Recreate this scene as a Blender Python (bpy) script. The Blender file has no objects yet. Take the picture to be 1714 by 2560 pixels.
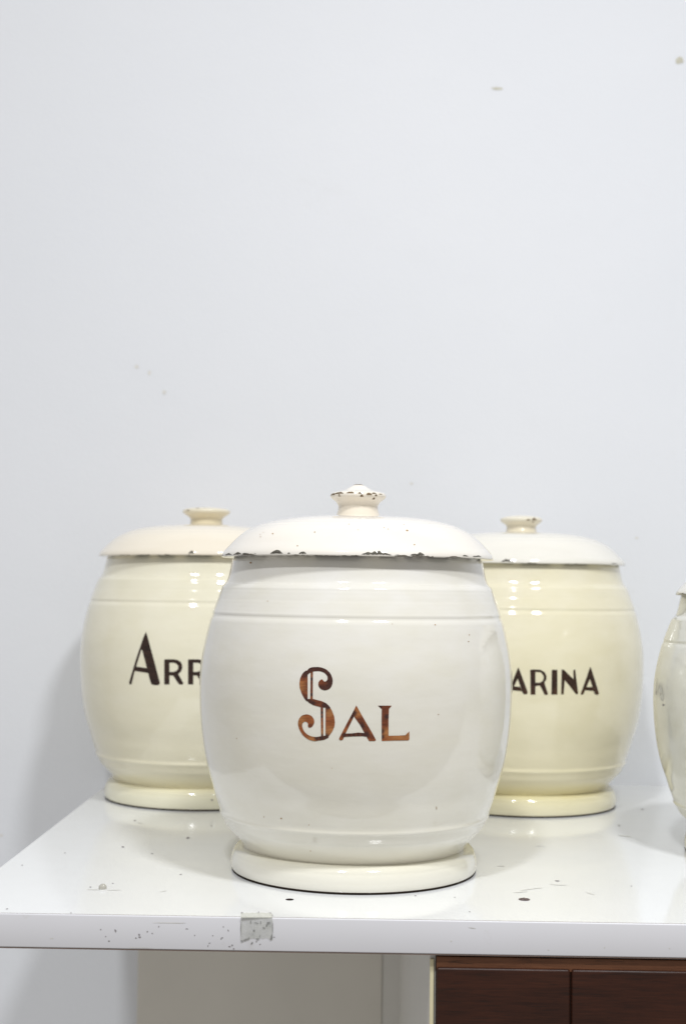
import bpy, bmesh, math, random
from mathutils import Vector, Matrix, noise
from mathutils.bvhtree import BVHTree
from mathutils.geometry import delaunay_2d_cdt

random.seed(7)
C = bpy.context.scene.collection
SC = bpy.context.scene
H = 0.2                      # eye height above the shelf top (m)
PX = H / 700.0               # jar drawings are made in units of 1/700 eye height

# ------------------------------------------------------------------ camera
F, W0, H0 = 3380.0, 1714.0, 2560.0
yaw, pitch, roll = math.radians(-0.8), math.atan(189 / F), 0.0125
fw = Vector((math.sin(yaw) * math.cos(pitch), math.cos(yaw) * math.cos(pitch), math.sin(pitch)))
rt0 = Vector((math.cos(yaw), -math.sin(yaw), 0))
up0 = rt0.cross(fw)
RT = rt0 * math.cos(roll) + up0 * math.sin(roll)
UP = up0 * math.cos(roll) - rt0 * math.sin(roll)
CAM = Vector((0, 0, H))
cd = bpy.data.cameras.new('camera')
cam = bpy.data.objects.new('camera', cd); C.objects.link(cam)
M = Matrix((RT, UP, -fw)).transposed().to_4x4(); M.translation = CAM
cam.matrix_world = M
cd.sensor_fit = 'VERTICAL'; cd.sensor_height = 23.6; cd.sensor_width = 15.8
cd.lens = F / H0 * 23.6
cd.clip_start = 0.02; cd.clip_end = 50
cd.dof.use_dof = True; cd.dof.focus_distance = 0.885; cd.dof.aperture_fstop = 5.6
SC.camera = cam

# ------------------------------------------------------------------ room light
w = bpy.data.worlds.new("World"); SC.world = w; w.use_nodes = True
bg = w.node_tree.nodes['Background']
bg.inputs[0].default_value = (1.0, 0.972, 0.925, 1); bg.inputs[1].default_value = 0.41
def lamp(name, loc, size, power, col):
    l = bpy.data.lights.new(name, 'AREA'); l.shape = 'DISK'; l.size = size
    l.energy = power; l.color = col
    o = bpy.data.objects.new(name, l); C.objects.link(o); o.location = loc
    return o
lamp('ceiling_lamp', (-0.38, -0.50, 2.02), 0.19, 30.5, (0.965, 0.98, 1.0))
lamp('ceiling_lamp.001', (0.39, 0.14, 1.42), 0.19, 18.5, (0.965, 0.98, 1.0))
SC.view_settings.view_transform = 'Standard'; SC.view_settings.look = 'None'
SC.view_settings.exposure = 0.0; SC.view_settings.gamma = 1.0
SC.render.resolution_x = 685; SC.render.resolution_y = 1024

# ------------------------------------------------------------------ helpers
def ray(x, y):
    return (fw + RT * ((x - W0 / 2) / F) + UP * ((H0 / 2 - y) / F)).normalized()
def on_z(x, y, z=0.0):
    d = ray(x, y); return CAM + d * ((z - CAM.z) / d.z)
def on_y(x, y, Y):
    d = ray(x, y); return CAM + d * ((Y - CAM.y) / d.y)

def mk(name, bm, mat, parent=None, smooth=True):
    me = bpy.data.meshes.new(name); bm.to_mesh(me); bm.free()
    if smooth:
        for p in me.polygons: p.use_smooth = True
    o = bpy.data.objects.new(name, me); C.objects.link(o)
    if mat: me.materials.append(mat)
    if parent: o.parent = parent
    return o
def thing(name, label, cat, loc=(0, 0, 0), group=None):
    o = bpy.data.objects.new(name, None); C.objects.link(o); o.location = loc
    o['label'] = label; o['category'] = cat
    if group: o['group'] = group
    return o
def box(bm, a, b, bev=0.0, seg=2):
    g = bmesh.new()
    bmesh.ops.create_cube(g, size=1)
    for v in g.verts:
        v.co = Vector([(a[i] + b[i]) / 2 + v.co[i] * (b[i] - a[i]) for i in range(3)])
    if bev: bmesh.ops.bevel(g, geom=g.edges[:], offset=bev, segments=seg, affect='EDGES', profile=0.5)
    me = bpy.data.meshes.new('t'); g.to_mesh(me); g.free(); bm.from_mesh(me); bpy.data.meshes.remove(me)

# ------------------------------------------------------------------ materials
class NT:
    def __init__(s, name):
        s.m = bpy.data.materials.new(name); s.m.use_nodes = True
        s.t = s.m.node_tree; s.p = s.t.nodes['Principled BSDF']
        s.tc = s.n('ShaderNodeTexCoord')
    def n(s, t, **k):
        x = s.t.nodes.new(t)
        for a, b in k.items(): setattr(x, a, b)
        return x
    def l(s, a, b): s.t.links.new(a, b)
    def val(s, x, sock):
        if isinstance(x, (int, float, tuple)): sock.default_value = x
        else: s.l(x, sock)
    def noise(s, scale, detail=3, vec=None, rough=0.5, stretch=None):
        q = s.n('ShaderNodeTexNoise'); q.inputs['Scale'].default_value = scale
        q.inputs['Detail'].default_value = detail; q.inputs['Roughness'].default_value = rough
        v = vec or s.tc.outputs['Object']
        if stretch:
            mp = s.n('ShaderNodeMapping'); mp.inputs['Scale'].default_value = stretch
            s.l(v, mp.inputs[0]); v = mp.outputs[0]
        s.l(v, q.inputs['Vector']); return q.outputs['Fac']
    def ramp(s, x, stops, interp='LINEAR'):
        r = s.n('ShaderNodeValToRGB'); r.color_ramp.interpolation = interp
        e = r.color_ramp.elements
        while len(e) < len(stops): e.new(0.5)
        for i, (p, c) in enumerate(stops):
            e[i].position = p
            e[i].color = (c[0], c[1], c[2], 1) if isinstance(c, tuple) else (c, c, c, 1)
        s.l(x, r.inputs[0]); return r.outputs[0]
    def math(s, op, a, b=0.0, clamp=False):
        q = s.n('ShaderNodeMath', operation=op); q.use_clamp = clamp
        s.val(a, q.inputs[0]); s.val(b, q.inputs[1]); return q.outputs[0]
    def mix(s, f, a, b):
        q = s.n('ShaderNodeMix', data_type='RGBA')
        s.val(f, q.inputs[0])
        s.val(a + (1,) if isinstance(a, tuple) else a, q.inputs[6])
        s.val(b + (1,) if isinstance(b, tuple) else b, q.inputs[7]); return q.outputs[2]
    def bump(s, h, strength, dist):
        b = s.n('ShaderNodeBump'); b.inputs['Strength'].default_value = strength
        b.inputs['Distance'].default_value = dist; s.l(h, b.inputs['Height'])
        s.l(b.outputs[0], s.p.inputs['Normal'])
    def z(s):
        q = s.n('ShaderNodeSeparateXYZ'); s.l(s.tc.outputs['Object'], q.inputs[0]); return q.outputs[2]
    def set(s, **k):
        names = dict(color='Base Color', rough='Roughness', spec='Specular IOR Level', coat='Coat Weight',
                     coatr='Coat Roughness', alpha='Alpha', metal='Metallic', ior='IOR', trans='Transmission Weight')
        for a, v in k.items():
            if isinstance(v, tuple): v = v + (1,)
            s.val(v, s.p.inputs[names[a]])
        return s

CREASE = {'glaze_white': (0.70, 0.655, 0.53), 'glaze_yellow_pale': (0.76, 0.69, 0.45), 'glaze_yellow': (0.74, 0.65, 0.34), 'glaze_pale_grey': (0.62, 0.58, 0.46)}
def glaze(name, col_lo, col_mid, col_hi, z0, z1, rough=0.07, mott=0.05, wear=None):
    """fired glaze: tint drifts with height as the glaze ran, faint mottling and orange-peel"""
    t = NT(name)
    z = t.z()
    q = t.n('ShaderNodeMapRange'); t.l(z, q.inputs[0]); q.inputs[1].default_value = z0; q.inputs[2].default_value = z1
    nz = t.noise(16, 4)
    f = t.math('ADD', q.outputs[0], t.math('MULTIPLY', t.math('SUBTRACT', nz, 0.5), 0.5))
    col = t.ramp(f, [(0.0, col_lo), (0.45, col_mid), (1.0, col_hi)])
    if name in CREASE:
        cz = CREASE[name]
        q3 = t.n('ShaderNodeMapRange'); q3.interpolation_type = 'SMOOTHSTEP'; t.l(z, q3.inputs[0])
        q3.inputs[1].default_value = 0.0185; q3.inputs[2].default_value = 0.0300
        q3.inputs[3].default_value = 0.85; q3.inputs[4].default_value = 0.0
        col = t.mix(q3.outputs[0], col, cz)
    m2 = t.ramp(t.noise(34, 6, stretch=(1, 1, 1.9)), [(0.3, 0.0), (0.72, 1.0)])
    dk = tuple(c * (1 - mott * k) for c, k in zip(col_mid, (1.0, 1.1, 1.9)))
    col = t.mix(t.math('MULTIPLY', m2, 0.55), col, dk)
    # tiny pin specks in the glaze
    vo = t.n('ShaderNodeTexVoronoi'); vo.inputs['Scale'].default_value = 62
    t.l(t.tc.outputs['Object'], vo.inputs['Vector'])
    sel = t.math('GREATER_THAN', t.math('MULTIPLY', t.n('ShaderNodeSeparateColor').outputs[0], 1.0), 2.0)
    sc = t.n('ShaderNodeSeparateColor'); t.l(vo.outputs['Color'], sc.inputs[0])
    pick = t.math('GREATER_THAN', sc.outputs[0], 0.985)
    near = t.math('LESS_THAN', vo.outputs['Distance'], t.math('MULTIPLY', sc.outputs[1], 0.055))
    col = t.mix(t.math('MULTIPLY', t.math('MULTIPLY', pick, near), 0.5), col, (0.20, 0.12, 0.06))
    r = rough
    if wear is not None:
        zl, zh, amt = wear
        q2 = t.n('ShaderNodeMapRange'); t.l(z, q2.inputs[0])
        q2.inputs[1].default_value = zl; q2.inputs[2].default_value = zh
        q2.inputs[3].default_value = amt; q2.inputs[4].default_value = 0.0
        wn = t.noise(60, 4, rough=0.6)
        wm = t.math('GREATER_THAN', t.math('ADD', wn, q2.outputs[0]), 0.78)
        col = t.mix(wm, col, (0.13, 0.11, 0.08))
    t.set(color=col, rough=r, spec=0.75, coat=0.35, coatr=0.03)
    hb = t.math('ADD', t.noise(22, 3, stretch=(1, 1, 3.0)), t.math('MULTIPLY', t.noise(120, 2), 0.12))
    t.bump(hb, 0.13, 0.0030)
    return t.m

def wall_mat():
    t = NT('wall_paint')
    a = t.ramp(t.noise(2.2, 4), [(0.3, (0.765, 0.785, 0.828)), (0.7, (0.79, 0.806, 0.845))])
    st = t.ramp(t.noise(9, 5, rough=0.65), [(0.66, 0.0), (0.80, 1.0)])
    col = t.mix(t.math('MULTIPLY', st, 0.12), a, (0.60, 0.58, 0.52))
    t.set(color=col, rough=0.55, spec=0.3)
    t.bump(t.math('ADD', t.noise(7, 3), t.math('MULTIPLY', t.noise(260, 3), 0.10)), 0.25, 0.006)
    return t.m
def plain(name, col, rough=0.4, spec=0.5, var=0.06, scale=40, bump=0.0, **k):
    t = NT(name)
    dk = tuple(c * (1 - var * 2) for c in col)
    c = t.mix(t.ramp(t.noise(scale, 5), [(0.35, 0.0), (0.7, 1.0)]), col, dk)
    t.set(color=c, rough=rough, spec=spec, **k)
    if bump: t.bump(t.noise(scale * 3, 4), 0.4, bump)
    return t.m
def laminate(name, col, rough):
    t = NT(name)
    g = t.ramp(t.noise(7, 6, rough=0.6), [(0.42, 0.0), (0.75, 1.0)])
    c = t.mix(t.math('MULTIPLY', g, 0.25), col, (col[0] * .90, col[1] * .89, col[2] * .85))
    s = t.ramp(t.noise(30, 6, rough=0.7, stretch=(1, 5, 1)), [(0.66, 0.0), (0.74, 1.0)])
    c = t.mix(t.math('MULTIPLY', s, 0.22), c, (0.42, 0.40, 0.33))
    r = t.ramp(t.noise(11, 5), [(0.3, rough * 0.8), (0.75, rough * 1.7)])
    t.set(color=c, rough=r, spec=0.5)
    t.bump(t.noise(14, 2), 0.12, 0.002)
    return t.m
def wood(name, dark, light):
    t = NT(name)
    n1 = t.noise(9, 6, stretch=(1.0, 1.0, 9.0), rough=0.65)
    n2 = t.noise(60, 5, stretch=(0.9, 1.0, 14.0), rough=0.7)
    f = t.math('ADD', t.math('MULTIPLY', n1, 0.55), t.math('MULTIPLY', n2, 0.45))
    c = t.ramp(f, [(0.38, dark), (0.50, tuple((a + b) / 2 for a, b in zip(dark, light))), (0.64, light)])
    pores = t.ramp(t.noise(150, 3, stretch=(0.35, 1, 6.0)), [(0.58, 0.0), (0.68, 1.0)])
    c = t.mix(t.math('MULTIPLY', pores, 0.6), c, (0.012, 0.006, 0.004))
    t.set(color=c, rough=0.42, spec=0.28)
    t.bump(f, 0.35, 0.0008)
    return t.m
def attr_paint(name):
    t = NT(name)
    a = t.n('ShaderNodeAttribute'); a.attribute_name = 'pigment'
    n = t.ramp(t.noise(160, 4, stretch=(1, 1, 5)), [(0.3, 0.78), (0.7, 1.15)])
    mx = t.n('ShaderNodeMix', data_type='RGBA', blend_type='MULTIPLY'); mx.inputs[0].default_value = 1
    t.l(a.outputs['Color'], mx.inputs[6]); t.l(n, mx.inputs[7])
    t.set(color=mx.outputs[2], rough=0.12, spec=0.5)
    return t.m

M_wall = wall_mat()
M_top = laminate('white_laminate', (0.795, 0.805, 0.81), 0.075)
M_edge = laminate('edge_band', (0.665, 0.662, 0.695), 0.30)
M_seam = plain('seam', (0.33, 0.29, 0.27), 0.6)
M_brown = plain('underside_edge', (0.17, 0.12, 0.10), 0.7)
M_taupe = plain('plain_taupe', (0.76, 0.73, 0.67), 0.6, 0.2, 0.03, 8)
M_side = plain('pale_laminate', (0.72, 0.705, 0.67), 0.4, 0.4, 0.02, 10)
M_cream = plain('cream_edging', (0.72, 0.66, 0.44), 0.4, 0.4, 0.05, 30)
M_wood = wood('dark_wood', (0.018, 0.0055, 0.003), (0.047, 0.0135, 0.006))
M_rail = wood('brown_wood', (0.12, 0.047, 0.023), (0.22, 0.092, 0.045))
M_chip = plain('bare_chip', (0.15, 0.14, 0.115), 0.75, 0.2, 0.25, 300, 0.0006)
M_chipb = plain('brown_chip', (0.20, 0.135, 0.07), 0.75, 0.2, 0.25, 300, 0.0006)
M_rust = plain('rust_speck', (0.44, 0.28, 0.13), 0.7, 0.2, 0.2, 300)
M_foot_shade = plain('unglazed_foot_and_shade', (0.035, 0.024, 0.018), 0.8, 0.1, 0.2, 200)  # near-black: unglazed foot with its shadow line, and the painted gap shadow
M_letter = attr_paint('brown_pigment')
M_speck = plain('dark_speck', (0.29, 0.27, 0.275), 0.7, 0.2, 0.1, 200)
M_faint = plain('faint_stain', (0.68, 0.665, 0.61), 0.7, 0.2, 0.1, 200)
M_stain = plain('wall_stain', (0.66, 0.64, 0.54), 0.7, 0.2, 0.1, 200)
M_wfaint = plain('faded_stain', (0.76, 0.75, 0.725), 0.6, 0.2, 0.05, 200)
M_screw = plain('tarnished_screw', (0.17, 0.12, 0.115), 0.45, 0.5, 0.3, 500, 0.0004)
M_hole = plain('hole_dark', (0.03, 0.02, 0.02), 0.9, 0.1)

# ------------------------------------------------------------------ setting
YW = CAM.y + 7.05 * H + 0.004
YF = on_z(857, 2297).y                     # shelf front edge
XL = on_z(0, 2170).x                       # shelf left end
bm = bmesh.new()
box(bm, (-2.2, YW, -1.0), (2.4, YW + 0.1, 2.2))
wall = mk('wall', bm, M_wall, smooth=False); wall['kind'] = 'structure'

def blob_pts(cx, cy, rx, ry, n=14, jag=0.25, seed=0, ang=0.0):
    rnd = random.Random(seed * 977 + int(cx * 13 + cy * 7))
    out = []
    for i in range(n):
        a = 2 * math.pi * i / n
        k = 1 + jag * (rnd.random() - 0.5) * 2
        x, y = rx * k * math.cos(a), ry * k * math.sin(a)
        out.append((cx + x * math.cos(ang) - y * math.sin(ang), cy + x * math.sin(ang) + y * math.cos(ang)))
    return out
def flat_patches(name, blobs, place, mat, parent, stuff=True):
    bm = bmesh.new()
    for i, b in enumerate(blobs):
        pts = [place(x, y) for x, y in blob_pts(*b[:4], seed=i, ang=b[4] if len(b) > 4 else 0)]
        f = bm.faces.new([bm.verts.new(p) for p in pts])
    bmesh.ops.triangulate(bm, faces=bm.faces[:])
    o = mk(name, bm, mat, parent, smooth=False)
    if stuff: o['kind'] = 'stuff'
    return o
on_wall = lambda x, y: on_y(x, y, YW - 0.0004)
for b in [(1697, 151, 11, 8), (1243, 221, 14, 3.2, 0.05), (342, 916, 5, 5), (374, 932, 3.5, 6), (411, 980, 5, 6), (4, 2088, 5, 3),
          (1028, 1209, 4, 3), (1590, 1345, 4, 3)]:
    o = flat_patches('stain', [b], on_wall, M_stain if b[0] > 1100 and b[1] < 400 else M_wfaint, wall, stuff=False)

# ------------------------------------------------------------------ shelf
TH = 0.0198
shelf = thing('shelf', 'wide white laminate shelf board with scuffed front edge carrying the jars', 'shelf', (XL, YF, 0))
def loc(p, o): return Vector(p) - o.location
def mkl(name, bm, mat, parent, smooth=False):      # mesh given in world space, parented to an Empty that is not at the origin
    bmesh.ops.translate(bm, verts=bm.verts[:], vec=-parent.location)
    return mk(name, bm, mat, parent, smooth)
XR = 1.45
bm = bmesh.new(); box(bm, (XL, YF + 0.0012, -TH + 0.0008), (XR, YW, 0.0)); mkl('board', bm, M_top, shelf)
bm = bmesh.new(); box(bm, (XL - 0.0006, YF - 0.0012, -TH), (XR, YF + 0.0009, 0.00015), 0.0007, 3)
mkl('edge_band', bm, M_edge, shelf, True)
bm = bmesh.new(); box(bm, (XL, YF + 0.0009, -0.004), (XR, YF + 0.00125, 0.0001)); mkl('seam', bm, M_seam, shelf)
bm = bmesh.new(); box(bm, (XL, YF - 0.0008, -TH - 0.0007), (XR, YF + 0.004, -TH - 0.0001)); mkl('lower_seam', bm, M_brown, shelf)

on_top = lambda x, y: on_z(x, y, 0.00015) - shelf.location
on_edge = lambda x, y: on_y(x, y, YF - 0.00135) - shelf.location
def z7(l): return [((x / 1.823), 2180 + y / 1.823, rx, ry, a) for x, y, rx, ry, a in l]
flat_patches('edge_specks', z7([(527, 268, 2.0, 4.0, -.4), (635, 286, 2.2, 2.2, 0), (637, 297, 3, 1.8, 0), (620, 301, 2.5, 1.4, .2), (672, 272, 1.8, 1.5, 0),
    (695, 280, 1.7, 1.5, 0), (724, 249, 1.7, 1.6, 0), (497, 315, 2.2, 1.6, 0), (460, 262, 1.6, 1.3, 0), (852, 259, 3.4, .9, .1), (888, 289, 1.5, 1.2, 0),
    (948, 337, 1.2, 2.6, .3), (955, 325, 2.4, 1, -.4), (1012, 300, 2.8, 1.2, -.2), (1008, 305, 1.2, 2, 0), (1040, 266, 1.2, 3, -.4), (1018, 250, 1.6, 1.3, 0), (1058, 334, 2.3, 2, 0),
    (1046, 340, 3.2, 1.5, .1), (1065, 350, 1.6, 2, .3), (1148, 325, 3.2, 1.2, -.6), (1185, 330, 2, 1.4, 0), (1168, 318, 1.6, 1.2, 0), (1250, 297, 1.6, 1.2, 0), (970, 290, 1.5, 1.2, 0), (482, 294, 1.5, 1.3, 0)]),
    on_edge, M_speck, shelf)
flat_patches('edge_scratches', z7([(775, 232, 42, .7, .01), (640, 345, 30, .5, .02)]) + [(1180, 2320, 9, .8, .15), (1127, 2353, 1.6, 1.6, 0), (1370, 2375, 2, 1, 0),
    (1510, 2369, 1.6, 1.2, 0), (1672, 2371, 2, 1, 0), (130, 2346, 5, .8, 0)], on_edge, M_faint, shelf)
def z4(l): return [(180 + x / 3.015, 1700 + y / 3.015, rx, ry, a) for x, y, rx, ry, a in l]
flat_patches('board_specks', z4([(874, 1190, 4.2, 2.3, 0), (385, 1257, 3.5, 1.8, 0), (605, 1308, 2.8, 1.1, 0), (820, 1465, 3.0, 1.1, -.1), (475, 1058, 2.5, 1.4, 0),
    (140, 1560, 2.2, 1.2, 0), (310, 1532, 2.0, 1.0, 0), (1052, 1098, 2.2, 1.2, 0)]) +
    [(56, 2163, 2.2, 1.1, 0), (163, 2132, 2.0, 1.1, 0), (1038, 2239, 2, 1.2, 0), (1136, 2243, 1.6, 1, 0), (1173, 2279, 1.6, 1.2, 0), (1392, 2202, 6.0, 1.4, .05),
     (1577, 2215, 2, 1, 0), (178, 2282, 2, 1, 0), (18, 2272, 3, 1, -.2), (1605, 2023, 3, 1.4, 0), (1546, 2064, 3, 1.2, .3)],
    on_top, M_speck, shelf)
flat_patches('board_scratches', z4([(160, 1580, 16, .5, .03), (310, 1583, 18, .55, -.01), (515, 1078, 7, .6, .4), (690, 1592, 8, .6, -.2)]) +
    [(1330, 2222, 26, .9, -.12), (1300, 2230, 20, .8, -.08), (1395, 2212, 24, .7, .05), (1475, 2234, 12, .8, .3), (1250, 2165, 10, .8, 0), (1350, 2115, 10, .7, 0), (1560, 2090, 18, .8, .1)],
    on_top, M_faint, shelf)
# drilled hole and screw head in the board
def disc(name, px, py, rad, mat, zt, dome=0.0, n=28, slot=False):
    c = on_z(px, py, 0.0); bm = bmesh.new(); rings = []
    prof = [(rad, 0.00005), (rad, zt * 0.7), (rad * 0.86, zt), (rad * 0.45, zt + dome * 0.7), (0.0001, zt + dome)]
    for r, z in prof:
        rings.append([bm.verts.new((c.x + r * math.cos(2 * math.pi * i / n), c.y + r * math.sin(2 * math.pi * i / n), z)) for i in range(n)])
    for a, b in zip(rings, rings[1:]):
        for i in range(n): bm.faces.new((a[i], a[(i + 1) % n], b[(i + 1) % n], b[i]))
    bm.faces.new(rings[-1])
    if slot:
        box(bm, (c.x - rad * .7, c.y - rad * .13, zt), (c.x + rad * .7, c.y + rad * .13, zt + dome + 0.0002))
        box(bm, (c.x - rad * .13, c.y - rad * .7, zt), (c.x + rad * .13, c.y + rad * .7, zt + dome + 0.00015))
    return mkl(name, bm, mat, shelf, True)
disc('drilled_hole', 724, 2249, 0.0026, M_hole, 0.0002)
disc('screw', 1309.5, 2249, 0.0037, M_screw, 0.0004, 0.0002, slot=True)
tg = NT('clear_bead'); tg.set(color=(0.62, 0.60, 0.53), rough=0.08, trans=0.35, coat=0.6)
disc('resin_bead', 257, 2222, 0.0026, tg.m, 0.0022, 0.0013)

# old sticky tape folded over the edge
def tape_mat():
    t = NT('old_tape')
    n = t.ramp(t.noise(120, 6, rough=0.7), [(0.40, (0.62, 0.625, 0.585)), (0.58, (0.53, 0.535, 0.50)), (0.72, (0.33, 0.35, 0.34))])
    a = t.ramp(t.noise(200, 5), [(0.3, 0.34), (0.7, 0.60)])
    t.set(color=n, rough=0.28, alpha=a)
    t.bump(t.noise(260, 3), 0.3, 0.0006)
    return t.m
bm = bmesh.new()
def strip(rows):
    vs = [[bm.verts.new(p) for p in r] for r in rows]
    for a, b in zip(vs, vs[1:]):
        for i in range(len(a) - 1): bm.faces.new((a[i], a[i + 1], b[i + 1], b[i]))
NX = 16
rows = []
for yy in (2281, 2288, 2294):
    rows.append([on_z(602 + (681 - 602) * i / NX, yy + (random.random() * 1.2 if yy == 2281 else 0) + (3 if yy == 2281 and i == NX else 0), 0.0004) for i in range(NX + 1)])
xa, xb = on_z(602, 2295).x, on_z(681, 2295).x
rows.append([Vector((xa + (xb - xa) * i / NX, YF - 0.0003, 0.00045)) for i in range(NX + 1)])
rows.append([Vector((xa + (xb - xa) * i / NX, YF - 0.0015, -0.0004)) for i in range(NX + 1)])
bot = [2352, 2354, 2353, 2351, 2350, 2346, 2345, 2346, 2348, 2348, 2345, 2347, 2345, 2344, 2347, 2350, 2348]
for k in range(1, 7):
    rows.append([on_y(601 + (682 - 601) * i / NX + 0.6 * math.sin(k * 2.1), 2303 + (bot[i] - 2303) * k / 6, YF - 0.00155) for i in range(NX + 1)])
strip(rows[3:])
mkl('sticky_tape', bm, tape_mat(), shelf, False)
bm = bmesh.new(); strip(rows[:4])
mt_ = NT('clear_tape'); mt_.set(color=(0.74, 0.74, 0.66), rough=0.2, alpha=0.5)
mkl('tape_fold', bm, mt_.m, shelf, False)
z8 = lambda l: [(560 + x / 9.8, 2240 + y / 9.8, rx, ry, a) for x, y, rx, ry, a in l]
flat_patches('tape_smudges', z8([(440, 1105, 3.5, 1.6, .1), (520, 1075, 5.5, 1.3, -.35), (600, 1040, 4, 1.2, -.7), (1165, 1000, 2.2, 6.5, .1), (820, 1055, 4.2, 1.5, 0),
    (735, 845, 2.4, 2.0, 0), (975, 780, 3.2, 1.3, .3), (1050, 710, 1.5, 4, .6), (1090, 655, 4, 1.4, .1), (790, 660, 6, .9, .2), (655, 640, 1.2, 4, 0), (895, 650, .9, 4, 0),
    (415, 800, .6, 18, 0), (1190, 760, .6, 14, 0), (685, 1145, 1, 2.8, .7), (880, 975, 1.4, 1.2, 0), (1150, 1060, 3, .9, .1)]),
    lambda x, y: on_y(x, y, YF - 0.0018) - shelf.location, plain('smudge', (0.27, 0.27, 0.26), 0.5, 0.3, 0.2, 300), shelf)
flat_patches('tape_top_smudges', z8([(440, 402, 2.6, 1.1, -.1), (848, 393, 1.7, 1.4, 0), (1140, 412, 3, .7, .2), (1186, 470, .8, 2.6, 0)]),
    lambda x, y: on_z(x, y, 0.0006) - shelf.location, M_speck, shelf)

# ------------------------------------------------------------------ below the shelf
zb = -0.75
x0, x1 = on_y(346, 2450, YW).x, on_y(955, 2450, YW).x
pn = thing('taupe_sheet', 'plain taupe sheet covering the darker area under the shelf, left of the brown cabinet', 'panel', (x0, YW, zb))  # thin taupe sheet where the area below the shelf is darker
bm = bmesh.new(); box(bm, (x0, YW - 0.006, zb), (x1, YW - 0.0003, -TH - 0.004), 0.001); mkl('board', bm, M_taupe, pn)

YC = YF + 0.0058
cx0 = on_y(1073, 2500, YC).x; cx1 = on_y(1083.5, 2500, YC).x
cab = thing('cabinet', 'cabinet with dark brown wood doors and cream edging under the right of the shelf', 'cabinet', (cx0, YC, zb))
bm = bmesh.new(); box(bm, (cx0, YC + 0.001, zb), (cx1 + 0.001, YW - 0.001, -TH - 0.001)); mkl('side_panel', bm, M_side, cab)
bm = bmesh.new(); box(bm, (cx0, YC - 0.0012, zb), (cx1, YC + 0.0008, -TH - 0.0045), 0.0005); mkl('edging', bm, M_cream, cab)
bm = bmesh.new(); box(bm, (x1 + 0.0004, YW - 0.014, zb), (cx0 + 0.002, YW - 0.0004, -TH - 0.002)); mkl('upright', bm, M_side, cab)
dz = on_y(1300, 2402, YC - 0.002).z
door = thing('x', 'x', 'x'); bpy.data.objects.remove(door)
bm = bmesh.new(); box(bm, (cx1 + 0.0015, YC - 0.002, zb), (XR, YC + 0.016, dz + 0.0018), 0.0008)
door = mkl('door', bm, M_wood, cab)
bm = bmesh.new(); box(bm, (cx1 + 0.0012, YC - 0.0032, on_y(1300, 2429, YC - 0.003).z), (XR, YC - 0.0018, dz + 0.0022), 0.0006)
bmesh.ops.translate(bm, verts=bm.verts[:], vec=-cab.location); mk('rail', bm, M_rail, door, True)
gx = on_y(1428, 2500, YC - 0.008).x
pt = on_y(1300, 2426, YC - 0.008).z
def plank(xa, xb):
    bm = bmesh.new(); box(bm, (xa, YC - 0.0050, zb + 0.02), (xb, YC - 0.0015, pt), 0.0017, 5)
    bmesh.ops.translate(bm, verts=bm.verts[:], vec=-cab.location)
    o = mk('plank', bm, M_wood, door, True)
    return o
pw = 0.0975
plank(on_y(1090, 2500, YC - .008).x, gx - 0.0004)
xx = gx + 0.0004
for i in range(3):
    plank(xx, xx + pw); xx += pw + 0.0008
bm = bmesh.new(); box(bm, (cx1 + 0.0015, YC - 0.0005, dz + 0.002), (XR, YC + 0.016, -TH - 0.001)); mkl('gap_shade', bm, M_foot_shade, cab)  # near-black strip painted as the shadow gap between door and shelf

# ------------------------------------------------------------------ jars
FOOT = [(286, 1.5), (297, 1.5), (302, 3), (305, 9), (306.5, 17), (306.5, 25), (305.4, 33), (303.6, 39.5), (301.6, 44), (299.6, 49.5), (295, 55.5), (288.5, 60.5), (282, 63), (276, 65)]
BODY = [(278, 56), (279.5, 61), (282, 67), (287, 76), (295.5, 86.5), (308.5, 100), (321, 114), (327.5, 127), (331.2, 134), (334.6, 139), (336.2, 143.5), (336.0, 147.5),
        (336.4, 152), (340, 163), (347, 185), (353.5, 210), (366, 252), (376, 304), (383, 359), (387, 420), (387.5, 465), (385.5, 505), (381, 540),
        (375, 572), (368.5, 602), (366.2, 611), (364.6, 617), (362.3, 622.5), (360.2, 626.5), (359.0, 630.5), (359.0, 634), (358.6, 637.3), (357.23, 641.0), (355.62, 645.7), (354.00, 650.3), (352.40, 655.0), (350.72, 659.7), (349.13, 664.3), (347.30, 669.0), (345.76, 673.7), (344.23, 678.3), (342.53, 683.0), (340.95, 687.7), (339.15, 692.3), (337.59, 697.0), (335.4, 700.5), (332.0, 705), (327.6, 709), (324.2, 715.5), (321.0, 725), (317.8, 738), (315.2, 750), (312.5, 764), (309, 773), (303, 779), (296, 780)]
LID = [(290, 776.5), (318, 775.5), (331, 773.2), (335.5, 772.8), (338.4, 774.6), (338.2, 778), (337.0, 782), (334.8, 786), (329, 793), (319, 803), (307, 815), (294, 826), (281, 835.5), (268, 842.5), (258, 847), (253, 849.8), (243, 853),
       (229, 857.5), (208, 862.5), (187, 866.2), (160, 869.5), (130, 872), (100, 873.8), (70, 874.8), (50, 875.2)]
BODY = [(r * (1 + 0.012 * min(1, max(0, (h - 100) / 200))), h) for r, h in BODY]
LID = [(r, h if h < 786 else 786 + (h - 786) * 1.065) for r, h in LID]
KNOB_A = [(57, 873), (55, 878), (52.5, 886), (50.3, 895), (50.5, 902), (54, 909.5), (61, 916), (67.5, 921), (70.6, 926.5), (69.5, 931), (66, 934), (58, 936.5), (46, 939.5), (34, 943.5), (25, 948), (17, 952.5), (11, 955.5), (6, 956.2), (0.3, 956.4)]
KNOB_B = [(58, 873), (56, 879), (54.5, 886), (55, 894), (61, 901), (71, 907), (79, 912.5), (82, 918), (80, 923), (74, 926.5), (62, 929.5), (42, 932), (20, 933.5), (0.3, 934)]
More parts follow.
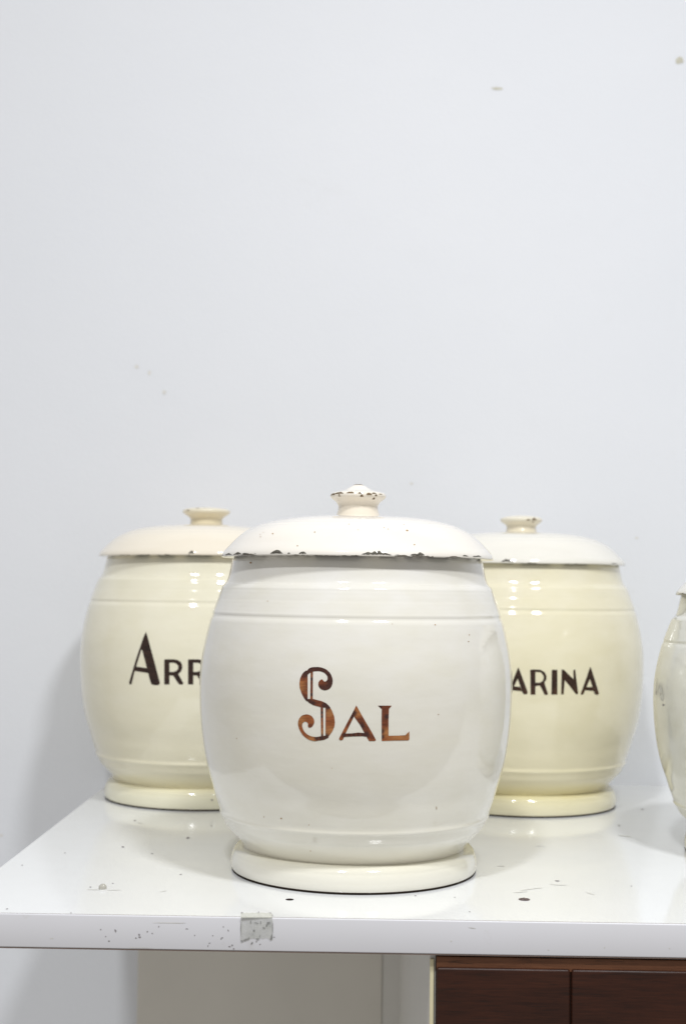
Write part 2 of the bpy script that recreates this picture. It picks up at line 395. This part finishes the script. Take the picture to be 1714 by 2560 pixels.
KNOB_C = [(52, 873), (49, 879), (46.5, 886), (46.5, 893), (51, 900), (59, 905.5), (65, 911), (66.5, 916), (64, 921), (58, 924.5), (46, 928), (30, 930.5), (14, 932), (0.3, 932.5)]

KNOB_A, KNOB_B, KNOB_C = ([(r, h + 5.5) for r, h in K] for K in (KNOB_A, KNOB_B, KNOB_C))
def catmull(P, k=4):
    out = []
    n = len(P)
    for i in range(n - 1):
        p0, p1, p2, p3 = P[max(i - 1, 0)], P[i], P[i + 1], P[min(i + 2, n - 1)]
        def tan(a, b, c, d):   # finite-difference tangents in chord parameter
            return None
        d1 = math.dist(p0, p1) or 1e-6; d2 = math.dist(p1, p2); d3 = math.dist(p2, p3) or 1e-6
        for j in range(k):
            t = j / k
            res = []
            for c in range(2):
                m1 = (p2[c] - p1[c]) if i == 0 else ((p1[c] - p0[c]) / d1 * d2 + (p2[c] - p1[c])) / 2
                m2 = (p2[c] - p1[c]) if i == n - 2 else ((p3[c] - p2[c]) / d3 * d2 + (p2[c] - p1[c])) / 2
                res.append((2 * t**3 - 3 * t**2 + 1) * p1[c] + (t**3 - 2 * t**2 + t) * m1 + (-2 * t**3 + 3 * t**2) * p2[c] + (t**3 - t**2) * m2)
            out.append(tuple(res))
    out.append(P[-1]); return out

def lathe(P, rs, vs, seed=0, wob=0.0, wz=0.0, n=192, k=4, zoff=0.0):
    """P in drawing units; returns a bmesh in metres. wob/wz: slight hand-made unevenness (drawing units)"""
    Q = catmull(P, k); bm = bmesh.new(); rings = []
    for (r, h) in Q:
        ring = []
        for i in range(n):
            a = 2 * math.pi * i / n
            d = Vector((math.cos(a) * 1.3 + seed * 5.1, math.sin(a) * 1.3, h / 260.0))
            rr = r + (wob * noise.noise(d) * 2 if r > 2 else 0)
            hh = h + wz * noise.noise(Vector((math.cos(a) * 1.1 + seed, math.sin(a) * 1.1, 3.3))) * 2
            ring.append(bm.verts.new((rr * rs * PX * math.cos(a), rr * rs * PX * math.sin(a), (hh * vs + zoff) * PX)))
        rings.append(ring)
    for a, b in zip(rings, rings[1:]):
        for i in range(n): bm.faces.new((a[i], a[(i + 1) % n], b[(i + 1) % n], b[i]))
    bm.normal_update()
    return bm

def tess(polys, step):
    """union of simple polygons -> triangles with an interior grid; returns (points, tris)"""
    pts, edges, faces = [], [], []
    for P in polys:
        base = len(pts); dense = []
        for i, p in enumerate(P):
            q = P[(i + 1) % len(P)]; m = max(1, int(math.dist(p, q) / step))
            for j in range(m): dense.append((p[0] + (q[0] - p[0]) * j / m, p[1] + (q[1] - p[1]) * j / m))
        pts += dense; faces.append(list(range(base, base + len(dense))))
    xs = [p[0] for p in pts]; ys = [p[1] for p in pts]
    y = min(ys) + step * .51
    while y < max(ys):
        x = min(xs) + step * .49
        while x < max(xs): pts.append((x, y)); x += step
        y += step
    r = delaunay_2d_cdt([Vector(p) for p in pts], [], faces, 1, 1e-4)
    V = [tuple(v) for v in r[0]]
    def inside(x, y):
        for P in polys:
            c = False; j = len(P) - 1
            for i in range(len(P)):
                (xi, yi), (xj, yj) = P[i], P[j]
                if (yi > y) != (yj > y) and x < (xj - xi) * (y - yi) / (yj - yi) + xi: c = not c
                j = i
            if c: return True
        return False
    T = [tuple(f) for f in r[2] if inside(sum(V[i][0] for i in f) / 3, sum(V[i][1] for i in f) / 3)]
    used = sorted({i for f in T for i in f}); mp = {a: b for b, a in enumerate(used)}
    return [V[i] for i in used], [tuple(mp[i] for i in f) for f in T]

def smooth_poly(P, it=2):
    for _ in range(it):
        Q = []
        for i in range(len(P)):
            a, b = P[i], P[(i + 1) % len(P)]
            Q.append((a[0] * .78 + b[0] * .22, a[1] * .78 + b[1] * .22)); Q.append((a[0] * .22 + b[0] * .78, a[1] * .22 + b[1] * .78))
        P = Q
    return P

def letter(polys, bvh, root, body, org, scale, step, colf, off=0.00022):
    """polys in zoomed drawing coordinates; wrapped on the jar wall"""
    P2, T = tess(polys, step * scale)
    o_ = CAM - root.location
    bm = bmesh.new(); vs = []; lay = bm.verts.layers.float_color.new('pigment')
    for x, y in P2:
        hit, nrm, _, _ = bvh.ray_cast(o_, ray(org[0] + x / scale, org[1] + y / scale))
        if hit is None: vs.append(None); continue
        if nrm.dot(o_ - hit) < 0: nrm = -nrm
        v = bm.verts.new(hit + nrm * off); c = colf(x, y); v[lay] = (c[0], c[1], c[2], 1); vs.append(v)
    for t in T:
        if all(vs[i] for i in t):
            try: bm.faces.new([vs[i] for i in t])
            except ValueError: pass
    bm.normal_update()
    for f in bm.faces:
        if f.normal.dot(o_ - f.calc_center_median()) < 0: f.normal_flip()
    return mk('letter', bm, M_letter, body, False)

def interp(P, h):
    for a, b in zip(P, P[1:]):
        if min(a[1], b[1]) <= h <= max(a[1], b[1]) and abs(a[1] - b[1]) > 1e-6:
            t = (h - a[1]) / (b[1] - a[1]); return a[0] + (b[0] - a[0]) * t
    return P[-1][0]

def rim_chips(name, chips, prof, rs, vs, wz, seed, mat, parent, zoff=0.0, off=0.9, hmin=0.0):
    """chips: (xa, xb, h0, h1) x in drawing units left/right of the axis seen from the front, h above which profile height"""
    bm = bmesh.new()
    for ci, (xa, xb, h0, h1) in enumerate(chips):
        rnd = random.Random(ci * 31 + seed)
        nx = max(7, int((xb - xa) / 1.6)); ny = 5
        R = max(p[0] for p in prof)
        grid = []
        for i in range(nx + 1):
            u = i / nx; x = xa + (xb - xa) * u
            env = (1 - abs(2 * u - 1) ** 2.6) * (0.78 + 0.42 * noise.noise(Vector((x * .11, ci * 3.3, seed))) + 0.04 * rnd.random())
            col = []
            th = math.asin(max(-.999, min(.999, x / R)))
            for j in range(ny + 1):
                h = h0 + (h1 - h0) * 0.85 * env * j / ny
                r = interp(prof, h) + off
                a = th - math.pi / 2
                hh = h + wz * noise.noise(Vector((math.cos(a) * 1.1 + seed, math.sin(a) * 1.1, 3.3))) * 2
                col.append(bm.verts.new((r * rs * PX * math.cos(a), r * rs * PX * math.sin(a), (hh * vs + zoff) * PX)))
            grid.append(col)
        for a, b in zip(grid, grid[1:]):
            for j in range(ny): bm.faces.new((a[j], b[j], b[j + 1], a[j + 1]))
    o = mk(name, bm, mat, parent, True); o['kind'] = 'stuff'
    return o

def surf_specks(name, dots, bvh, root, parent, mat, off=0.0002):
    bm = bmesh.new(); o_ = CAM - root.location
    for i, d in enumerate(dots):
        ok = []
        for x, y in blob_pts(d[0], d[1], d[2] * .72, d[3] * .72, n=9, seed=i, ang=d[4] if len(d) > 4 else 0):
            hit, nrm, _, _ = bvh.ray_cast(o_, ray(x, y))
            if hit is None: break
            if nrm.dot(o_ - hit) < 0: nrm = -nrm
            ok.append(hit + nrm * off)
        if len(ok) == 9: bm.faces.new([bm.verts.new(p) for p in ok])
    bmesh.ops.triangulate(bm, faces=bm.faces[:])
    o = mk(name, bm, mat, parent, True); o['kind'] = 'stuff'
    return o

def jar(label, loc_, rs, vs, lrs, knob, krs, seed, mats, wz=1.2, rot=0):
    mb, mf, ml, mk_ = mats
    root = thing('storage_jar', label, 'jar', loc_, 'lidded storage jars standing on the shelf')
    bb = lathe(BODY, rs, vs, seed, 0.5, 0.0, k=4)
    bvh = BVHTree.FromBMesh(bb)
    body = mk('body', bb, mb, root)
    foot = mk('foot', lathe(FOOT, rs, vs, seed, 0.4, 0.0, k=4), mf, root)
    mk('foot_rim', lathe([(270, 0.2), (292, 0.0), (300, 0.3), (303.2, 2.2), (304.3, 5.0), (304.0, 5.4), (290, 5)], rs, vs, seed, 0.4, 0.0, k=2), M_foot_shade, foot)  # dark unglazed rim; the thin shadow line is put into its colour too
    lb = lathe(LID, lrs, vs, seed, 0.7, wz, k=4)
    lbvh = BVHTree.FromBMesh(lb)
    lid = mk('lid', lb, ml, root)
    kb = lathe(knob, krs, vs, seed, 0.5, 0.0, n=96, k=4)
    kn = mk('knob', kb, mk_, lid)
    return root, body, foot, lid, kn, bvh, lbvh

# glaze colours
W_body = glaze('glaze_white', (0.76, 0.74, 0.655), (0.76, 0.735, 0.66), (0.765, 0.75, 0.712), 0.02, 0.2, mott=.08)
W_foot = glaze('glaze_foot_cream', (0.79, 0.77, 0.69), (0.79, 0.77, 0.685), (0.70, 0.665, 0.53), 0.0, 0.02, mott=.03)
W_lid = glaze('glaze_lid_white', (0.81, 0.78, 0.725), (0.825, 0.78, 0.715), (0.825, 0.785, 0.73), 0.22, 0.25, mott=.04, wear=(0.2202, 0.2231, 0.36))
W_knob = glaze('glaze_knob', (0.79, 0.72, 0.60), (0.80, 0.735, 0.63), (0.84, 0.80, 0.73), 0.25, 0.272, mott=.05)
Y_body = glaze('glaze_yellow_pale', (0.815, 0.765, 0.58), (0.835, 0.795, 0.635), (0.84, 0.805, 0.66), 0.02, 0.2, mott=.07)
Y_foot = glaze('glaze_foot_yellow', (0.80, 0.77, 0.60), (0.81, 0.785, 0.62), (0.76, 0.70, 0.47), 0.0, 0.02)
Y_lid = glaze('glaze_lid_peach', (0.84, 0.77, 0.64), (0.86, 0.79, 0.67), (0.855, 0.785, 0.66), 0.22, 0.25, mott=.03, wear=(0.2262, 0.2290, 0.34))
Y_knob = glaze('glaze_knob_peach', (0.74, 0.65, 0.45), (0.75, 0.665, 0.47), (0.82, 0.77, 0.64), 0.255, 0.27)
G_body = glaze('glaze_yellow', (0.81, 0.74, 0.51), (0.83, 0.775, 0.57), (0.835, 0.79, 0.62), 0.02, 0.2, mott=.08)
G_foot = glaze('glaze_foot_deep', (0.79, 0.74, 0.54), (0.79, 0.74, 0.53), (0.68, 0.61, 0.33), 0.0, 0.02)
G_lid = glaze('glaze_lid_ivory', (0.815, 0.795, 0.73), (0.825, 0.805, 0.745), (0.82, 0.785, 0.70), 0.22, 0.25, mott=.03, wear=(0.2225, 0.2250, 0.36))
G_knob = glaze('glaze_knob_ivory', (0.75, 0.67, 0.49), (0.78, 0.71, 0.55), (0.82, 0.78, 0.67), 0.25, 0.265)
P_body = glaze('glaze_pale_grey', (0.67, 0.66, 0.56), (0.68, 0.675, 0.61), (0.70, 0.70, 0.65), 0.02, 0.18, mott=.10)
P_lid = glaze('glaze_lid_grey', (0.76, 0.74, 0.68), (0.78, 0.76, 0.70), (0.78, 0.75, 0.69), 0.19, 0.22, wear=(0.1972, 0.2005, 0.46))

def place(px, py, r_units):
    """jar axis point on the shelf whose front contact is seen at (px, py)"""
    p = on_z(px, py); d = Vector((p.x, p.y, 0)) - Vector((CAM.x, CAM.y, 0)); d.normalize()
    return Vector((p.x, p.y, 0)) + d * r_units * PX

LF = place(883, 2238, 303)
LA = place(503, 2029, 303 * 1.052)
LH = place(1298, 2045, 303 * 1.03)
s4 = on_z(1710, 2140)
L4 = Vector((s4.x + 0.0055 + 303 * .95 * PX, s4.y + 0.012, 0))

# --- front jar: SAL
R1 = jar('large white glazed jar with the brown word Sal, standing in front of the others', LF, 1.0, 1.0, 1.012, KNOB_A, 1.0, 1, (W_body, W_foot, W_lid, W_knob))
root, body, foot, lid, kn, bvh, lbvh = R1
S_POLY = [
 smooth_poly([(285, 195), (292, 160), (318, 132), (350, 121), (430, 119), (500, 142), (550, 190), (574, 255), (568, 315), (540, 358), (490, 376), (440, 360), (414, 318), (420, 278), (452, 250), (468, 262), (478, 278), (498, 278), (518, 255), (515, 215), (480, 180), (430, 163), (360, 167), (320, 185), (300, 205)], 1),
 [(290, 155), (300, 200), (300, 470), (290, 494), (262, 458), (235, 405), (216, 350), (211, 300), (219, 245), (240, 198), (262, 172)],
 [(333, 175), (358, 168), (355, 475), (330, 480)],
 [(283, 478), (300, 468), (355, 466), (400, 478), (455, 492), (500, 513), (530, 540), (548, 562), (500, 563), (440, 556), (360, 534), (315, 508)],
 [(495, 558), (530, 540), (562, 590), (588, 655), (596, 720), (590, 770), (568, 820), (530, 872), (495, 872)],
 [(442, 550), (468, 556), (470, 875), (447, 880)],
 [(385, 884), (447, 872), (525, 862), (528, 888), (480, 911), (430, 920), (395, 912)],
 smooth_poly([(430, 919), (370, 928), (310, 911), (250, 866), (210, 800), (194, 740), (202, 690), (235, 647), (290, 632), (340, 648), (370, 688), (373, 732), (345, 775), (315, 781), (302, 765), (308, 738), (290, 716), (262, 714), (242, 735), (240, 770), (260, 820), (300, 858), (350, 878), (420, 884)], 1)]
A_POLY = [[(828, 537), (838, 575), (812, 640), (720, 825), (682, 912), (655, 919), (640, 903), (650, 880), (720, 745), (800, 595)],
 [(828, 537), (900, 665), (1000, 835), (1042, 914), (1030, 925), (968, 925), (945, 888), (870, 750), (808, 665), (800, 595)],
 [(682, 845), (780, 842), (850, 833), (960, 843), (970, 882), (900, 872), (780, 875), (668, 882)]]
L_POLY = [[(1063, 540), (1212, 540), (1183, 575), (1178, 700), (1178, 868), (1290, 866), (1360, 862), (1404, 820), (1404, 905), (1392, 918), (1240, 920), (1105, 924), (1103, 700), (1105, 578)]]
ORG = (0.30, 0.090, 0.026); DRK = (0.045, 0.016, 0.014); RED = (0.13, 0.032, 0.014); LGT = (0.40, 0.165, 0.055)
DARKS = [(290, 180, 38), (330, 140, 38), (400, 138, 42), (470, 155, 42), (530, 200, 45), (550, 270, 45), (535, 335, 40), (480, 355, 28), (440, 340, 16),
         (290, 480, 26), (320, 500, 26), (350, 515, 22), (490, 535, 28), (520, 550, 24), (400, 895, 20), (450, 888, 26), (500, 880, 26), (345, 250, 16), (345, 420, 16), (455, 660, 12), (455, 620, 12),
         (800, 620, 24), (785, 660, 22), (700, 860, 22), (750, 858, 22), (800, 856, 22), (850, 855, 22), (900, 856, 24), (940, 858, 26), (1105, 820, 20), (1110, 880, 16), (890, 760, 22), (1160, 660, 20), (1090, 548, 14)]
REDS = [(450, 300, 34), (400, 500, 44), (250, 230, 30), (345, 330, 60), (1140, 560, 60), (1130, 620, 50), (1125, 720, 50), (460, 560, 40), (870, 720, 40), (925, 800, 40), (250, 430, 34), (740, 740, 30), (1000, 880, 26), (330, 760, 18)]
LGTS = [(240, 330, 44), (480, 840, 34), (350, 910, 40), (540, 830, 46), (220, 700, 40), (1300, 892, 80), (1160, 830, 36), (540, 620, 30), (850, 620, 30), (1390, 860, 40)]
def sal_col(x, y):
    c = list(ORG)
    def lay(lst, col, k):
        wgt = 0
        for a, b, r in lst: wgt = max(wgt, min(1, max(0, 1.6 - math.dist((x, y), (a, b)) / (r * 1.25))))
        for i in range(3): c[i] += (col[i] - c[i]) * wgt * k
    lay(LGTS, LGT, .9); lay(REDS, RED, .85); lay(DARKS, DRK, .93)
    n_ = 0.9 + 0.3 * noise.noise(Vector((x * .012, y * .07, 0)))
    return [v * n_ for v in c]
for P in (S_POLY, A_POLY, L_POLY):
    letter(P, bvh, root, body, (700, 1640), 4.355, 2.2, sal_col)
chipsA = [(-337, -322, 773, 781), (-325, -296, 773, 785), (-300, -268, 773, 784), (-274, -250, 773, 783), (-248, -232, 773, 781), (-203, -165, 773, 787), (-160, -150, 773, 781), (-135, -112, 773, 786),
          (-108, -40, 772.5, 775.5), (-38, 8, 772.5, 776), (4, 82, 773, 788), (60, 105, 773, 779), (118, 158, 773, 787.5), (150, 175, 773, 778), (176, 235, 772.5, 776.5), (243, 264, 773, 783), (264, 300, 773, 783), (318, 337, 773, 779)]
rim_chips('enamel_chips', chipsA, LID, 1.012, 1.0, 1.2, 1, M_chip, lid)
kch = [(-70, -58, 932.5, 939.5), (-62, -36, 934.5, 941.0), (-50, -44, 927.5, 938.5), (-30, -10, 935.5, 941.0), (0, 9, 934.5, 939.5), (5, 14, 926.5, 935.5), (20, 35, 931.5, 939.5), (34, 46, 935.5, 940.0), (42, 48, 929.5, 937.5), (40, 47, 921.5, 926.5), (52, 62, 934.5, 938.5)]
rim_chips('knob_chips', kch, KNOB_A, 1.0, 1.0, 0, 1, M_chipb, kn, off=0.7)
bm = lathe([(12.5, 960.8), (10, 962.1), (5, 962.5), (0.3, 962.6)], 1, 1, 1, 0.6, 0, n=24, k=2); mk('worn_tip', bm, M_chipb, kn)
d3 = lambda l: [(540 + x / 4.355, 1280 + y / 4.355, rx, ry) for x, y, rx, ry in l]
d4 = lambda l: [(880 + x / 4.126, 1280 + y / 4.126, rx, ry) for x, y, rx, ry in l]
surf_specks('rust_specks', d3([(617, 237, 2.6, 2.0), (1073, 221, 2.4, 1.8), (887, 369, 2.2, 1.8), (484, 271, 1.8, 1.4), (482, 246, 1.3, 1), (1445, 133, 1.4, 1.1), (516, 222, 1.2, 1), (1545, 196, 1.4, 1)])
            + d4([(565, 192, 4.4, 2.6), (641, 338, 2.6, 1.8), (370, 177, 2, 1.3), (328, 162, 1.6, 1.1), (532, 132, 1.2, 1)]), lbvh, root, lid, M_rust)
surf_specks('glaze_specks', [(1095, 1786, 2.4, 2.0), (627, 1407, 3.6, 3.0), (1172, 1587, 2, 2), (1170, 1604, 2.2, 2.2), (1087, 1562, 2.2, 1.8), (703, 2046, 3, 2.2), (660, 2042, 1.8, 1.6), (772, 2062, 1.7, 1.4), (669, 1503, 1.4, 1.6),
             (592, 1846, 1.5, 1.5), (830, 1920, 1.2, 1.2), (1090, 2020, 1.3, 6), (980, 1560, 1.2, 1.2), (776, 2127, 2, 1.5)], bvh, root, body, M_rust)

# --- rear left jar
R2 = jar('pale yellow jar marked with dark Arr letters, at the left end of the row', LA, 1.042, 1.028, 1.05, KNOB_B, 0.985, 2, (Y_body, Y_foot, Y_lid, Y_knob), wz=1.6)
root, body, foot, lid, kn, bvh, lbvh = R2
def ink(x, y):
    n_ = 1 + 0.5 * noise.noise(Vector((x * .01, y * .02, 1)))
    return (0.030 * n_, 0.014 * n_, 0.010 * n_)
def R_poly(x, y, k=1.0):
    q = lambda l: [(x + a * k, y + b * k) for a, b in l]
    return [q([(0, 8), (12, 0), (85, -3), (85, 408), (15, 410), (0, 400)]),
            q([(60, 0), (160, -2), (225, 12), (270, 45), (292, 95), (292, 150), (270, 200), (230, 235), (160, 262), (60, 262), (60, 205), (150, 205), (200, 185), (228, 150), (228, 105), (205, 75), (165, 55), (60, 52)]),
            q([(130, 240), (215, 215), (310, 385), (300, 410), (250, 412), (225, 385)])]
A1 = [[(425, 128), (442, 168), (560, 600), (655, 962), (640, 992), (580, 1000), (520, 986), (500, 945), (370, 440), (340, 380)],
      [(425, 128), (380, 235), (270, 560), (152, 955), (160, 985), (192, 985), (235, 800), (350, 425), (420, 300)],
      [(250, 692), (445, 722), (475, 802), (235, 764)]]
def O_poly(cx, cy, rx, ry, tx, ty, n=28):
    out = []
    for i in range(n):
        a, b = 2 * math.pi * i / n, 2 * math.pi * (i + 1) / n
        out.append([(cx + rx * math.cos(a), cy + ry * math.sin(a)), (cx + rx * math.cos(b), cy + ry * math.sin(b)),
                    (cx + (rx - tx) * math.cos(b), cy + (ry - ty) * math.sin(b)), (cx + (rx - tx) * math.cos(a), cy + (ry - ty) * math.sin(a))])
    return out
Z1 = [[(1930, 580), (2200, 580), (2200, 620), (1930, 635)], [(2120, 600), (2200, 610), (2010, 950), (1925, 950)], [(1920, 930), (2210, 930), (2210, 990), (1920, 990)]]
for P in (A1, R_poly(725, 578), R_poly(1113, 578), O_poly(1680, 785, 195, 210, 75, 60), Z1):
    letter(P, bvh, root, body, (300, 1560), 6.533, 3.0, ink)
rim_chips('enamel_chips', [(-14, 8, 774, 790), (-120, -60, 772.6, 775.2), (-30, 60, 772.6, 775.0), (-200, -150, 772.6, 775)], LID, 1.05, 1.028, 1.6, 2, M_chip, lid)
rim_chips('knob_chips', [(-62, -50, 924, 929), (-30, -18, 930, 934), (-5, 8, 932, 934)], KNOB_B, .985, 1.028, 0, 2, M_chipb, kn)
surf_specks('foot_speck', [(530, 2000, 4.5, 2.6)], BVHTree.FromBMesh(lathe(FOOT, 1.052, 1.028, 2, 0.4)), root, foot, M_speck)

# --- rear right jar
R3 = jar('deeper yellow jar marked with dark letters arina, behind the front jar on the right', LH, 1.019, 1.012, 1.004, KNOB_C, 1.05, 3, (G_body, G_foot, G_lid, G_knob), wz=1.0)
root, body, foot, lid, kn, bvh, lbvh = R3
def ink2(x, y):
    n_ = 1 + 0.5 * noise.noise(Vector((x * .01, y * .02, 1))); g = max(0, min(1, (y - 430) / 180)) * (0.5 + noise.noise(Vector((x * .02, 5, 1))))
    return (0.035 * n_ + .05 * g, 0.016 * n_ + .02 * g, 0.011 * n_ + .004 * g)
RA = [[(208, 168), (228, 212), (352, 548), (335, 576), (288, 576), (262, 525), (200, 340), (175, 285)],
      [(208, 168), (150, 310), (55, 565), (65, 582), (95, 578), (135, 480), (205, 330), (215, 260)], [(105, 455), (235, 465), (265, 532), (95, 512)]]
RR = [[(388, 212), (400, 205), (466, 203), (466, 582), (394, 582)],
      [(450, 203), (540, 208), (600, 240), (633, 300), (630, 352), (602, 400), (545, 440), (450, 458), (450, 402), (535, 402), (575, 375), (592, 330), (582, 285), (545, 243), (450, 240)],
      [(520, 430), (598, 395), (656, 570), (640, 588), (602, 582), (560, 490)]]
RI = [[(712, 208), (796, 208), (796, 580), (706, 580)]]
RN = [[(860, 205), (892, 205), (908, 350), (890, 578), (853, 578)], [(862, 200), (900, 212), (1040, 352), (1080, 420), (1108, 560), (1098, 578), (1072, 572), (980, 450), (890, 345)],
      [(1035, 212), (1065, 205), (1075, 300), (1108, 560), (1085, 575), (1040, 370)]]
RB = [[(1288, 162), (1306, 192), (1375, 410), (1422, 565), (1402, 587), (1358, 576), (1335, 505), (1285, 345), (1268, 260)],
      [(1288, 162), (1240, 310), (1147, 565), (1158, 586), (1186, 577), (1228, 480), (1292, 330), (1302, 250)], [(1205, 468), (1335, 468), (1352, 528), (1192, 514)]]
HH = [[(-480, -120), (-390, -120), (-390, 580), (-480, 580)], [(-160, -120), (-70, -120), (-70, 580), (-160, 580)], [(-420, 210), (-120, 210), (-120, 270), (-420, 270)]]
for P in (HH, RA, RR, RI, RN, RB):
    letter(P, bvh, root, body, (1260, 1640), 6.031, 3.0, ink2)
rim_chips('enamel_chips', [(-78 * 1.3, -45 * 1.3, 774, 790), (195 * 1.3, 222 * 1.3, 773, 782), (240 * 1.3, 256 * 1.3, 773, 780), (100, 190, 772.6, 775), (-40, 60, 772.6, 774.8)], LID, 1.004, 1.012, 1.0, 3, M_chip, lid)
rim_chips('knob_chips', [(8, 22, 917, 924), (26, 42, 919, 929), (30, 36, 911, 918)], KNOB_C, 1.05, 1.012, 0, 3, M_chipb, kn)

# --- jar cut by the right edge of the picture
R4 = jar('worn greyish white jar at the far right, mostly cut off', L4, 0.95, 0.895, 0.925, KNOB_C, 1.0, 4, (P_body, W_foot, P_lid, W_knob), wz=1.4)
root, body, foot, lid, kn, bvh, lbvh = R4
e7 = lambda l: [(1600 + x / 3.08, 1440 + y / 3.08, rx, ry) for x, y, rx, ry in l]
surf_specks('glaze_specks', e7([(178, 993, 3.8, 3), (222, 1655, 2.6, 5), (278, 1855, 3.4, 2.6)]), bvh, root, body, M_speck)
surf_specks('glaze_smudge', e7([(158, 880, 5, 13), (165, 935, 6, 12)]), bvh, root, body, plain('grey_smudge', (0.64, 0.635, 0.58), .3, .5, .1, 200))
rim_chips('enamel_chips', [(-337, -325, 773, 780), (-328, -300, 773, 783), (-305, -270, 773, 779)], LID, .925, .895, 1.4, 4, M_chip, lid)
for v in (LF, LA, LH, L4): print('jar at', tuple(round(c / H, 3) for c in v), 'wall', YW / H)
